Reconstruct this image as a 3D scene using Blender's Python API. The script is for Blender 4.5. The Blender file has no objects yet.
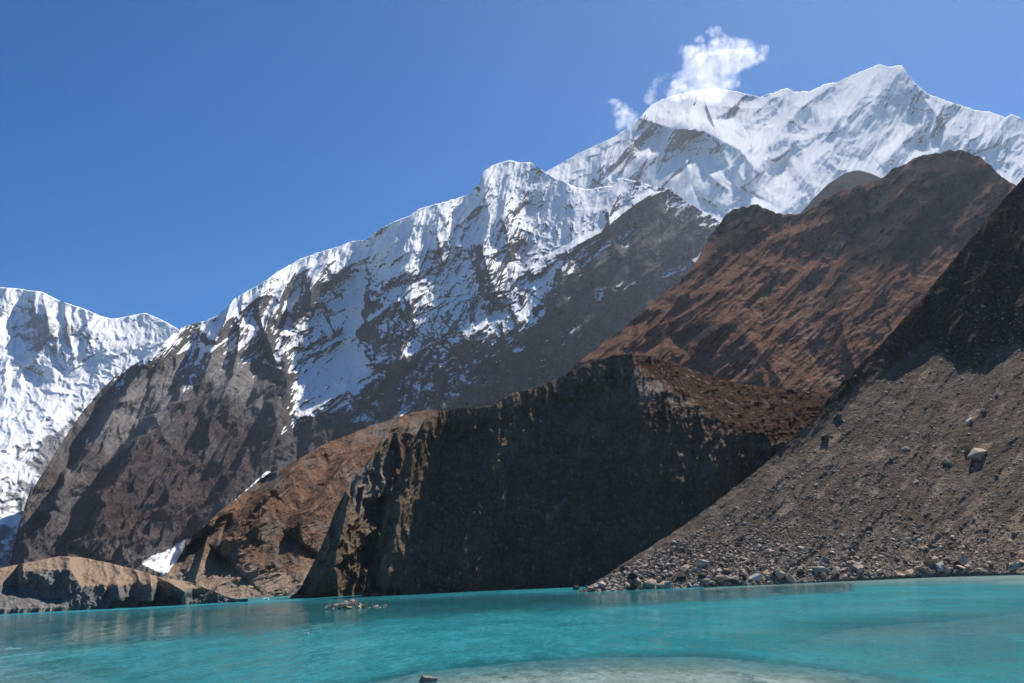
import bpy, bmesh, math, random
import numpy as np
from mathutils import Matrix, Vector

C = bpy.context.scene.collection
R = math.radians
SC = bpy.context.scene

# ------------------------------------------------------------------ camera
F, W, H = 853.0, 1024.0, 683.0
CAMH = 3.0
PITCH = math.atan(236.0 / F)
ROLL = math.atan(0.045)
fw = np.array([0, math.cos(PITCH), math.sin(PITCH)])
r0 = np.array([1.0, 0, 0]); u0 = np.array([0, -math.sin(PITCH), math.cos(PITCH)])
rt = r0 * math.cos(ROLL) - u0 * math.sin(ROLL)
up = u0 * math.cos(ROLL) + r0 * math.sin(ROLL)
cam_d = bpy.data.cameras.new('camera')
cam = bpy.data.objects.new('camera', cam_d); C.objects.link(cam)
cam_d.sensor_width = 36.0; cam_d.lens = F * 36.0 / W
cam_d.clip_start = 0.5; cam_d.clip_end = 40000
cam.matrix_world = Matrix(((rt[0], up[0], -fw[0], 0), (rt[1], up[1], -fw[1], 0),
                           (rt[2], up[2], -fw[2], CAMH), (0, 0, 0, 1)))
SC.camera = cam

# ------------------------------------------------------------------ light
SUN_EL, SUN_AZ = 49.0, 33.0          # azimuth to the right of the view (+Y)
wd = bpy.data.worlds.new('World'); SC.world = wd; wd.use_nodes = True
nt = wd.node_tree; bg = nt.nodes['Background']
sky = nt.nodes.new('ShaderNodeTexSky'); sky.sky_type = 'NISHITA'
sky.sun_disc = False; sky.sun_elevation = R(SUN_EL); sky.sun_rotation = R(SUN_AZ)
sky.altitude = 2500; sky.air_density = 1.0; sky.dust_density = 1.0; sky.ozone_density = 5.0
hs = nt.nodes.new('ShaderNodeHueSaturation'); hs.inputs['Saturation'].default_value = 1.32; hs.inputs['Hue'].default_value = .502; hs.inputs['Value'].default_value = 1.0
nt.links.new(sky.outputs[0], hs.inputs['Color']); nt.links.new(hs.outputs[0], bg.inputs[0]); bg.inputs[1].default_value = 0.074
sl = bpy.data.lights.new('sun', 'SUN'); sl.energy = 5.0; sl.angle = R(0.53); sl.color = (1, 0.955, 0.89)
so = bpy.data.objects.new('sun', sl); C.objects.link(so)
sd = Vector((math.cos(R(SUN_EL)) * math.sin(R(SUN_AZ)), math.cos(R(SUN_EL)) * math.cos(R(SUN_AZ)), math.sin(R(SUN_EL))))
so.rotation_euler = sd.to_track_quat('Z', 'Y').to_euler(); so.location = (0, 0, 500)
vs = SC.view_settings
vs.view_transform = 'Standard'; vs.look = 'None'; vs.exposure = 0.62; vs.gamma = 1; vs.use_curve_mapping = False

# ------------------------------------------------------------------ maths helpers
def ray(px, py):
    px = np.asarray(px, float); py = np.asarray(py, float)
    return fw + ((px - W / 2) / F)[..., None] * rt - ((py - H / 2) / F)[..., None] * up
def at(px, py, D):
    """point at forward distance D (metres along +Y) under a line of sight"""
    r = ray(px, py); k = np.asarray(D, float) / r[..., 1]
    return r * k[..., None] + np.array([0, 0, CAMH])
def proj(P):
    v = np.asarray(P, float) - np.array([0, 0, CAMH])
    d = v @ fw
    return W / 2 + F * (v @ rt) / d, H / 2 - F * (v @ up) / d
def hash2(ix, iy, seed):
    h = (ix.astype(np.int64) * 374761393 + iy.astype(np.int64) * 668265263 + seed * 974634777) & 0xffffffff
    h = ((h ^ (h >> 13)) * 1274126177) & 0xffffffff
    h = ((h ^ (h >> 16)) * 2246822519) & 0xffffffff
    return ((h ^ (h >> 15)) & 0xffffffff) / 4294967296.0
def perlin(x, y, seed=0):
    ix = np.floor(x); iy = np.floor(y); fx = x - ix; fy = y - iy
    def g(dx, dy):
        a = hash2(ix + dx, iy + dy, seed) * 2 * np.pi
        return np.cos(a) * (fx - dx) + np.sin(a) * (fy - dy)
    u = fx * fx * fx * (fx * (fx * 6 - 15) + 10); v = fy * fy * fy * (fy * (fy * 6 - 15) + 10)
    a = g(0, 0); b = g(1, 0); c = g(0, 1); d = g(1, 1)
    return 1.5 * ((a + (b - a) * u) * (1 - v) + (c + (d - c) * u) * v)
def fbm(x, y, oct=5, seed=0, gain=0.5, lac=2.03):
    s = 0; a = 1.0; t = 0
    for i in range(oct):
        s = s + a * perlin(x, y, seed + i * 17); t += a
        x = x * lac + 3.1; y = y * lac - 1.7; a *= gain
    return s / t
def ridged(x, y, oct=5, seed=0, gain=0.5, lac=2.03):
    s = 0; a = 1.0; t = 0; w = 1.0
    for i in range(oct):
        n = 1 - np.abs(perlin(x, y, seed + i * 13)) * 1.6
        n = np.clip(n, 0, 1) ** 1.6
        s = s + a * n * w; t += a; w = np.clip(n * 1.5, 0, 1)
        x = x * lac + 5.2; y = y * lac + 1.3; a *= gain
    return s / t
def sst(a, b, x):
    t = np.clip((x - a) / (b - a), 0, 1); return t * t * (3 - 2 * t)
def curve(pts):
    p = np.array(pts, float)
    return lambda x: np.interp(x, p[:, 0], p[:, 1])
def pdist(px, py, pts):
    """distance to a polyline in px, the side (+ right of travel) and the position along it"""
    best = np.full(px.shape, 1e9); sgn = np.zeros(px.shape); tt = np.zeros(px.shape)
    n = len(pts) - 1
    for i in range(n):
        ax, ay = pts[i][:2]; bx, by = pts[i + 1][:2]
        dx, dy = bx - ax, by - ay; L2 = dx * dx + dy * dy
        t = np.clip(((px - ax) * dx + (py - ay) * dy) / L2, 0, 1)
        ex = px - (ax + t * dx); ey = py - (ay + t * dy)
        d = np.hypot(ex, ey); m = d < best
        best = np.where(m, d, best); sgn = np.where(m, np.sign(dx * ey - dy * ex), sgn); tt = np.where(m, (i + t) / n, tt)
    return best, sgn, tt
def stroke(px, py, pts, w0, w1=None, soft=0.6):
    """1 inside a stroke of half-width w0..w1, soft edge"""
    w1 = w0 if w1 is None else w1
    d, s, t = pdist(px, py, pts); w = w0 + (w1 - w0) * t
    return 1 - sst(1 - soft * 0.5, 1 + soft, d / w)
def poly(px, py, pts, soft=6):
    """soft mask of a polygon"""
    inside = np.zeros(px.shape, bool); n = len(pts)
    for i in range(n):
        x1, y1 = pts[i]; x2, y2 = pts[(i + 1) % n]
        if y1 == y2: continue
        c = ((y1 > py) != (y2 > py)) & (px < (x2 - x1) * (py - y1) / (y2 - y1) + x1)
        inside ^= c
    d, _, _ = pdist(px, py, list(pts) + [pts[0]])
    return np.where(inside, 0.5 + 0.5 * sst(0, soft, d), 0.5 - 0.5 * sst(0, soft, d))
def ridge(px, py, pts, amp, wl, wr):
    """a spur along a polyline; wl / wr = reach of its left / right flank"""
    m = max(wl, wr); q = np.array([p[:2] for p in pts], float)
    box = (px > q[:, 0].min() - m) & (px < q[:, 0].max() + m) & (py > q[:, 1].min() - m) & (py < q[:, 1].max() + m)
    out = np.zeros(px.shape)
    if not box.any(): return out
    d, s, t = pdist(px[box], py[box], pts)
    w = np.where(s > 0, wr, wl)
    a = amp * np.sin(np.pi * np.clip(t * 0.9 + 0.1, 0, 1)) ** 0.4
    q = np.clip(1 - d / w, 0, 1)
    out[box] = -a * q * (0.6 + 0.4 * q)
    return out
def spurs(px, py, n, seed, starts, ang, length, amp, width, cuts=.4):
    """n side spurs and gullies running down the face: starts = polyline they hang from, ang = degrees off the vertical
    (positive = down to the left)"""
    rnd = random.Random(seed); out = 0; p = np.array(starts, float); k = np.arange(len(p))
    for i in range(n):
        u = rnd.uniform(0, len(p) - 1); x = np.interp(u, k, p[:, 0]); y = np.interp(u, k, p[:, 1])
        L = length * rnd.uniform(.5, 1.4); a = R(ang + rnd.gauss(0, 14)); pts = [(x, y)]
        for j in range(4):
            a += R(rnd.gauss(0, 13)); x -= math.sin(a) * L / 4; y += math.cos(a) * L / 4; pts.append((x, y))
        w = width * rnd.uniform(.5, 1.4); A = amp * rnd.uniform(.5, 1.3)
        g = ridge(px, py, pts, A, w * rnd.uniform(.9, 1.5), w * rnd.uniform(.45, .8))
        out = out - g * .8 if rnd.random() < cuts else out + g
    return out

# ------------------------------------------------------------------ object helpers
def tag(o, label=None, cat=None, group=None, kind=None):
    if label: o['label'] = label
    if cat: o['category'] = cat
    if group: o['group'] = group
    if kind: o['kind'] = kind
    return o
def mesh_np(name, verts, quads, mat, smooth=True, attrs=None):
    me = bpy.data.meshes.new(name)
    nv = len(verts); k = quads.shape[1]; nf = len(quads)
    me.vertices.add(nv); me.vertices.foreach_set('co', verts.astype(np.float32).ravel())
    me.loops.add(nf * k); me.loops.foreach_set('vertex_index', quads.astype(np.int32).ravel())
    me.polygons.add(nf); me.polygons.foreach_set('loop_start', np.arange(nf, dtype=np.int32) * k)
    me.update(calc_edges=True)
    me.polygons.foreach_set('use_smooth', np.full(nf, smooth))
    for an, av in (attrs or {}).items():
        a = me.attributes.new(an, 'FLOAT', 'POINT'); a.data.foreach_set('value', av.astype(np.float32).ravel())
    me.materials.append(mat)
    o = bpy.data.objects.new(name, me); C.objects.link(o)
    return o
def grid_quads(nr, nc):
    i = np.arange(nr * nc).reshape(nr, nc)
    return np.stack([i[:-1, :-1], i[:-1, 1:], i[1:, 1:], i[1:, :-1]], -1).reshape(-1, 4)

# ------------------------------------------------------------------ materials
class NB:
    def __init__(s, name):
        s.m = bpy.data.materials.new(name); s.m.use_nodes = True
        s.t = s.m.node_tree; s.t.nodes.clear()
        s.out = s.n('ShaderNodeOutputMaterial')
    def n(s, typ, **kw):
        nd = s.t.nodes.new(typ)
        for k, v in kw.items(): setattr(nd, k, v)
        return nd
    def l(s, a, b): s.t.links.new(a, b)
    def put(s, sock, v):
        if hasattr(v, 'is_output') or isinstance(v, bpy.types.NodeSocket): s.l(v, sock)
        else: sock.default_value = v
    def math(s, op, a, b=0.0, c=None, clamp=False):
        nd = s.n('ShaderNodeMath', operation=op, use_clamp=clamp)
        s.put(nd.inputs[0], a); s.put(nd.inputs[1], b)
        if c is not None: s.put(nd.inputs[2], c)
        return nd.outputs[0]
    def attr(s, name): return s.n('ShaderNodeAttribute', attribute_name=name).outputs['Fac']
    def obj(s): return s.n('ShaderNodeTexCoord').outputs['Object']
    def mapping(s, vec, scale=(1, 1, 1), rot=(0, 0, 0)):
        nd = s.n('ShaderNodeMapping'); s.l(vec, nd.inputs[0])
        nd.inputs['Scale'].default_value = scale; nd.inputs['Rotation'].default_value = rot
        return nd.outputs[0]
    def noise(s, vec, scale, detail=6, rough=0.55, dist=0.0, ridged=False):
        nd = s.n('ShaderNodeTexNoise'); s.l(vec, nd.inputs['Vector'])
        if ridged: nd.noise_type = 'RIDGED_MULTIFRACTAL'
        nd.inputs['Scale'].default_value = scale; nd.inputs['Detail'].default_value = detail
        nd.inputs['Roughness'].default_value = rough; nd.inputs['Distortion'].default_value = dist
        return nd.outputs[0]
    def step(s, x, a, b):
        nd = s.n('ShaderNodeMapRange', interpolation_type='SMOOTHSTEP')
        s.put(nd.inputs[0], x); nd.inputs[1].default_value = a; nd.inputs[2].default_value = b
        return nd.outputs[0]
    def ramp(s, x, stops):
        nd = s.n('ShaderNodeValToRGB'); s.l(x, nd.inputs[0]); e = nd.color_ramp.elements
        while len(e) < len(stops): e.new(0.5)
        for i, (p, c) in enumerate(stops): e[i].position = p; e[i].color = (*c, 1)
        return nd.outputs[0]
    def mix(s, f, a, b, mode='MIX'):
        nd = s.n('ShaderNodeMix', data_type='RGBA', blend_type=mode)
        s.put(nd.inputs[0], f)
        for i, v in ((6, a), (7, b)):
            if isinstance(v, tuple): nd.inputs[i].default_value = (*v, 1)
            else: s.l(v, nd.inputs[i])
        return nd.outputs[2]
    def bump(s, h, dist, strength=1.0, normal=None):
        nd = s.n('ShaderNodeBump'); s.l(h, nd.inputs['Height'])
        nd.inputs['Distance'].default_value = dist; nd.inputs['Strength'].default_value = strength
        if normal is not None: s.l(normal, nd.inputs['Normal'])
        return nd.outputs[0]
    def bsdf(s, col, rough, normal=None, spec=0.25):
        nd = s.n('ShaderNodeBsdfPrincipled')
        s.put(nd.inputs['Base Color'], col if not isinstance(col, tuple) else (*col, 1))
        s.put(nd.inputs['Roughness'], rough); nd.inputs['Specular IOR Level'].default_value = spec
        if normal is not None: s.l(normal, nd.inputs['Normal'])
        return nd.outputs[0]

def mountain_mat(name, unit, rock, veg=((.10, .055, .035), (.16, .09, .058), (.06, .042, .035)), snow_soft=0.18,
                 snow_col=(.90, .89, .87), bump=0.5, nz=0.35, strat=(1, 1, 3), stones=0.0, palec=(.24, .205, .175)):
    """unit = metres of one picture pixel at this distance; the smallest detail follows it"""
    b = NB(name); p = b.obj()
    sc = 1.0 / unit
    big = b.noise(p, sc / 60, 5, .6); mid = b.noise(p, sc / 14, 6, .65, .3)
    st = b.noise(b.mapping(p, strat, (0.35, 0.5, 0.2)), sc / 22, 6, .7, .4)
    fine = b.noise(p, sc / 4, 5, .7)
    t = b.math('ADD', b.math('MULTIPLY', big, .35), b.math('ADD', b.math('MULTIPLY', st, .4), b.math('MULTIPLY', mid, .25)))
    rc = b.ramp(t, [(.36, rock[0]), (.48, rock[1]), (.60, rock[2])])
    vt = b.math('ADD', b.math('MULTIPLY', mid, .6), b.math('MULTIPLY', fine, .4))
    vc = b.ramp(vt, [(.38, veg[2]), (.5, veg[0]), (.62, veg[1])])
    va = b.math('ADD', b.attr('veg'), b.math('MULTIPLY', b.math('SUBTRACT', st, .5), .9))
    col = b.mix(b.step(va, .35, .65), rc, vc)
    pale = b.math('ADD', b.attr('pale'), b.math('MULTIPLY', b.math('SUBTRACT', mid, .5), .7))
    col = b.mix(b.step(pale, .4, .8), col, palec)
    if stones:
        for ss, lo in ((4.5, .80), (9, .86)):
            vo = b.n('ShaderNodeTexVoronoi'); b.l(p, vo.inputs['Vector']); vo.inputs['Scale'].default_value = sc / ss
            sep = b.n('ShaderNodeSeparateColor'); b.l(vo.outputs['Color'], sep.inputs[0])
            f = b.math('MULTIPLY', b.step(sep.outputs[0], lo, lo + .04), b.step(vo.outputs['Distance'], .42, .30))
            col = b.mix(b.math('MULTIPLY', f, stones), col, b.ramp(sep.outputs[1], [(0, (.20, .155, .12)), (.6, (.26, .235, .21)), (1, (.38, .36, .33))]))
    spk = b.math('MULTIPLY', b.math('SUBTRACT', fine, .5), nz * 2)
    col = b.mix(1.0, col, b.ramp(b.math('ADD', spk, .5), [(0, (.45, .45, .45)), (1, (1.5, 1.5, 1.5))]), 'MULTIPLY')
    sn = b.math('ADD', b.attr('snow'), b.math('ADD', b.math('MULTIPLY', b.math('SUBTRACT', mid, .5), .55),
                b.math('MULTIPLY', b.math('SUBTRACT', st, .5), .5)))
    sn = b.math('ADD', sn, b.math('MULTIPLY', b.math('SUBTRACT', fine, .5), .55))
    sf = b.step(sn, .5 - snow_soft, .5 + snow_soft)
    col = b.mix(sf, col, snow_col)
    hgt = b.math('ADD', b.math('MULTIPLY', mid, 2.2), b.math('ADD', b.math('MULTIPLY', st, 1.6), b.math('MULTIPLY', fine, .8)))
    bs = b.math('MULTIPLY', b.math('SUBTRACT', 1.0, b.math('MULTIPLY', sf, .65)), bump)
    nb = b.n('ShaderNodeBump'); b.l(hgt, nb.inputs['Height']); nb.inputs['Distance'].default_value = unit * 2.2
    b.l(bs, nb.inputs['Strength'])
    b.l(b.bsdf(col, .95, nb.outputs[0], 0.0), b.out.inputs['Surface'])
    return b.m

# ------------------------------------------------------------------ terrain sheets
def massif(name, x0, x1, ncol, nrow, foot, crest, dfoot, slope, mat, sculpt=None, masks=None, jag=(1.2, 9), seed=1,
           back=0.9, skirt=-7.0, dens=1.0):
    """A mountain side as one surface: its foot stands at forward distance dfoot, it climbs at the tangent `slope`
    to its crest line, is carved by `sculpt` (relative change of distance), and falls away again behind the crest."""
    xs = np.linspace(x0, x1, ncol)
    cy = crest(xs) + jag[0] * fbm(xs / jag[1], xs * 0 + seed * 3.3, 5, seed, .6)
    fy = foot(xs)
    cy = np.minimum(cy, fy - 0.5)
    v = np.linspace(0, 1, nrow)[:, None] ** dens
    PX = np.repeat(xs[None], nrow, 0); PY = fy[None] + (cy - fy)[None] * v
    el = ray(PX, PY); el = el[..., 2] / el[..., 1]
    ta = slope(PX, PY, v + 0 * PX)
    dpy = np.zeros_like(PY); dpy[1:] = PY[:-1] - PY[1:]
    dl = dpy / F / np.clip(ta - el, .12, None)
    lnD = np.log(dfoot(xs))[None] + np.cumsum(dl, 0)
    if sculpt is not None:
        lnD = lnD + sculpt(PX, PY, v + 0 * PX)
    P = at(PX, PY, np.exp(lnD))
    # normals, for the lie of snow
    du = np.gradient(P, axis=1); dv = np.gradient(P, axis=0)
    N = np.cross(du, dv); N /= np.linalg.norm(N, axis=-1, keepdims=True) + 1e-9
    N = np.where(N[..., 2:3] < 0, -N, N) if False else N
    global CONC
    def blur(a, r):
        for ax in (0, 1):
            a = np.moveaxis(a, ax, 0); c = np.cumsum(np.concatenate([np.repeat(a[:1], r + 1, 0), a, np.repeat(a[-1:], r, 0)], 0), 0)
            a = np.moveaxis((c[2 * r + 1:] - c[:-2 * r - 1]) / (2 * r + 1), 0, ax)
        return a
    CONC = np.tanh((lnD - blur(blur(lnD, 5), 5)) / .0035)
    at_ = {'snow': np.full(PX.shape, -1.0), 'veg': np.zeros(PX.shape), 'pale': np.zeros(PX.shape)}
    if masks is not None: at_.update(masks(PX, PY, v + 0 * PX, N, P))
    # front skirt and far side
    front = P[0].copy(); front[:, 2] = np.minimum(front[:, 2], 0) + skirt; front[:, 1] -= 2
    rows = [front[None], P]
    cr = P[-1]; hgt = np.maximum(cr[:, 2] - skirt, 0.5)
    for k, f in enumerate((.015, .04, .08, .15, .25, .4, .6, .8, 1.0)):
        q = cr.copy(); drop = hgt * f
        wob = fbm(xs / 25 + k * 7.7, xs * 0 + k, 4, seed + 50) * hgt * .10 * min(1, f * 4) * (1 - f)
        q[:, 1] += drop / back + wob; q[:, 2] -= drop
        q[:, 0] *= q[:, 1] / cr[:, 1]
        rows.append(q[None])
    V = np.concatenate(rows, 0); nr = V.shape[0]
    for k in at_: at_[k] = np.concatenate([at_[k][:1], at_[k], np.repeat(at_[k][-1:], nr - nrow - 1, 0)], 0)
    o = mesh_np(name, V.reshape(-1, 3), grid_quads(nr, ncol), mat, True, at_)
    o['_x'] = 0; del o['_x']
    return o, dict(PX=PX, PY=PY, P=P, N=N)

def rough(px, py, seed, lam, strength, ang=0.0, stretch=1.0, oct=6, warp=0.25, rid=0.6, gain=.5):
    """fractal relief, wavelength lam px, stretched along a fall line at angle ang (deg, 0 = vertical)"""
    wx = fbm(px / lam / 1.3, py / lam / 1.3, 3, seed + 7) * lam * warp; wy = fbm(px / lam / 1.3 + 9, py / lam / 1.3, 3, seed + 8) * lam * warp
    a = R(ang); x = px + wx; y = py + wy
    s = x * math.cos(a) + y * math.sin(a); t = (-x * math.sin(a) + y * math.cos(a)) / stretch
    n = 0
    if rid > 0: n = n - rid * (ridged(s / lam, t / lam, oct, seed, gain) - .5) * 1.6
    if rid < 1: n = n + (1 - rid) * fbm(s / lam, t / lam, oct, seed + 99, gain)
    return n * strength * lam * 0.00045
def hz(px): return 577.5 - 0.045 * (px - 512)

# ---- A: the far snow peak
ca = curve([(380, 330), (480, 235), (540, 175), (558, 165), (575, 155), (590, 148), (610, 139), (625, 130), (640, 117), (652, 104), (668, 97),
            (690, 92), (712, 88), (735, 91), (750, 95), (760, 97), (772, 93), (787, 88), (795, 92), (810, 91), (825, 84), (838, 82), (850, 76),
            (862, 71), (880, 64), (890, 67), (902, 65), (908, 75), (918, 86), (930, 95), (945, 100), (960, 105), (975, 110),
            (990, 112), (1005, 117), (1012, 114), (1024, 120), (1060, 132), (1120, 150), (1240, 190)])
def sculpt_a(px, py, v):
    s = ridge(px, py, [(885, 66), (860, 92), (838, 120), (820, 150), (800, 185), (770, 230)], .085, 75, 26)
    s += ridge(px, py, [(905, 66), (880, 95), (850, 115), (815, 120)], .03, 30, 15)
    s += ridge(px, py, [(905, 68), (925, 100), (945, 125), (958, 160)], .07, 50, 30)
    s += ridge(px, py, [(935, 97), (925, 125), (905, 140), (880, 165)], .02, 20, 25)
    s += ridge(px, py, [(640, 118), (670, 128), (705, 132), (740, 150), (760, 175)], .07, 50, 24)
    s += ridge(px, py, [(652, 104), (625, 150), (600, 185)], .05, 50, 24)
    s += ridge(px, py, [(715, 130), (728, 165), (705, 200)], .05, 40, 16)
    s += ridge(px, py, [(787, 89), (775, 110), (745, 128)], .02, 18, 18)
    s += ridge(px, py, [(838, 82), (800, 108), (765, 150), (745, 190)], .055, 40, 16)
    s += ridge(px, py, [(1012, 114), (990, 140), (975, 170)], .03, 28, 28)
    s += spurs(px, py, 26, 1, [(570, 165), (640, 130), (720, 105), (790, 95), (880, 75), (960, 115)], 28, 70, .018, 14)
    s += spurs(px, py, 22, 2, [(600, 165), (700, 150), (800, 140), (900, 120), (980, 150)], 20, 60, .016, 12)
    s += rough(px, py, 11, 46, 1.2, 32, 1.8, 8, .35, .7, .56)
    s += rough(px, py, 13, 6, 1.5, 26, 6, 3, .15, .8) * poly(px, py, [(690, 205), (720, 165), (790, 110), (880, 72), (960, 110), (960, 190), (820, 215)], 20)
    s += rough(px, py, 12, 7, .9, 18, 3.5, 3, .2, .9) * (.3 + sst(.1, .4, fbm(px / 40, py / 40, 2, 5) + .2))
    return s
def masks_a(px, py, v, N, P):
    n = fbm(px / 30, py / 30, 4, 77)
    s = .92 + 1.3 * (N[..., 2] - .42) + .40 * n + .22 * CONC
    s += .5 * poly(px, py, [(700, 210), (740, 150), (800, 110), (870, 75), (905, 80), (870, 150), (820, 215)], 25)
    s += .35 * poly(px, py, [(880, 120), (925, 110), (950, 160), (920, 175), (850, 190)], 15)
    s -= .5 * poly(px, py, [(598, 160), (614, 147), (645, 144), (650, 156), (625, 168), (604, 172)], 10)
    s -= .4 * poly(px, py, [(562, 166), (640, 115), (668, 96), (662, 108), (610, 142)], 6)
    s -= .38 * poly(px, py, [(895, 84), (910, 78), (950, 118), (965, 138), (935, 122), (880, 112)], 12)
    s -= .5 * poly(px, py, [(690, 98), (760, 96), (790, 100), (740, 118), (690, 112)], 10)
    s -= .12 * poly(px, py, [(600, 120), (720, 140), (720, 190), (600, 180)], 30)
    return {'snow': s}
mA = mountain_mat('far_peak_rock_snow', 5.5, ((.14, .125, .12), (.20, .18, .175), (.27, .245, .235)), snow_soft=.14, bump=.5)
oA, dA = massif('snow_peak', 420, 1200, 1000, 270, curve([(300, 330), (700, 300), (1240, 300)]), ca,
            curve([(300, 4300), (1240, 4300)]), lambda px, py, v: .785 + .14 * sst(.6, .95, v), mA, sculpt_a, masks_a, (1.3, 7), 3)
tag(oA, 'highest snow covered peak with fluted white faces, behind the brown ridge', 'mountain', kind='structure')

# ---- B: the glacier wall on the left
cb = curve([(-220, 250), (-100, 270), (0, 287), (20, 289), (42, 292), (60, 301), (85, 309), (100, 316), (112, 319), (128, 316), (146, 313), (160, 319),
            (170, 324), (178, 329), (200, 336), (260, 350)])
def sculpt_b(px, py, v):
    s = ridge(px, py, [(42, 293), (50, 330), (30, 370)], .035, 40, 30)
    s += ridge(px, py, [(85, 310), (92, 345), (60, 365)], .02, 22, 30)
    s += ridge(px, py, [(-20, 287), (-5, 340), (-30, 380)], .03, 40, 30)
    rock = 1 - sst(345, 395, py + (px - 60) * .5)
    s += rough(px, py, 21, 36, 1.0, 20, 1.6, 7, .35, .7) * rock
    s += rough(px, py, 24, 16, 1.0, 60, 1.3, 5, .6, .75, .6) * (1 - .45 * rock)
    s += rough(px, py, 25, 60, .5, 40, 1.6, 4, .3, .5) * (1 - .5 * rock)
    return s
def masks_b(px, py, v, N, P):
    n = fbm(px / 22, py / 22, 4, 78)
    rock = poly(px, py, [(-120, 300), (0, 298), (35, 300), (60, 312), (110, 325), (125, 335), (95, 350), (45, 372), (20, 352), (0, 345), (-120, 330)], 16)
    s = 1.15 - .85 * rock + 1.0 * (N[..., 2] - .5) + .45 * n + .25 * CONC
    s -= .95 * poly(px, py, [(-100, 480), (0, 500), (40, 430), (110, 380), (70, 470), (30, 520), (30, 600), (-100, 600)], 25)
    s -= .55 * sst(370, 470, py) * (.55 + 1.6 * fbm(px / 13, py / 10, 5, 106)) 
    s += .9 * stroke(px, py, [(-20, 455), (20, 470), (38, 480)], 9, 5) + .9 * stroke(px, py, [(-20, 515), (18, 520)], 7, 4)
    s -= .3 * stroke(px, py, [(60, 445), (30, 480)], 14)
    return {'snow': s, 'pale': np.where(s < .6, .3, 0)}
mB = mountain_mat('glacier_ice_rock', 4.5, ((.16, .15, .145), (.23, .215, .21), (.31, .295, .285)), snow_soft=.22, snow_col=(.87, .865, .85), bump=.5)
oB, _ = massif('glacier_wall', -200, 240, 560, 400, curve([(-220, 600), (240, 585)]), cb, curve([(-220, 1500), (240, 1600)]),
            lambda px, py, v: .58 + .28 * sst(.55, .9, v), mB, sculpt_b, masks_b, (.7, 14), 5, back=2.2)
tag(oB, 'icefall glacier and snowy rock wall at the far left', 'mountain', kind='structure')

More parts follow.
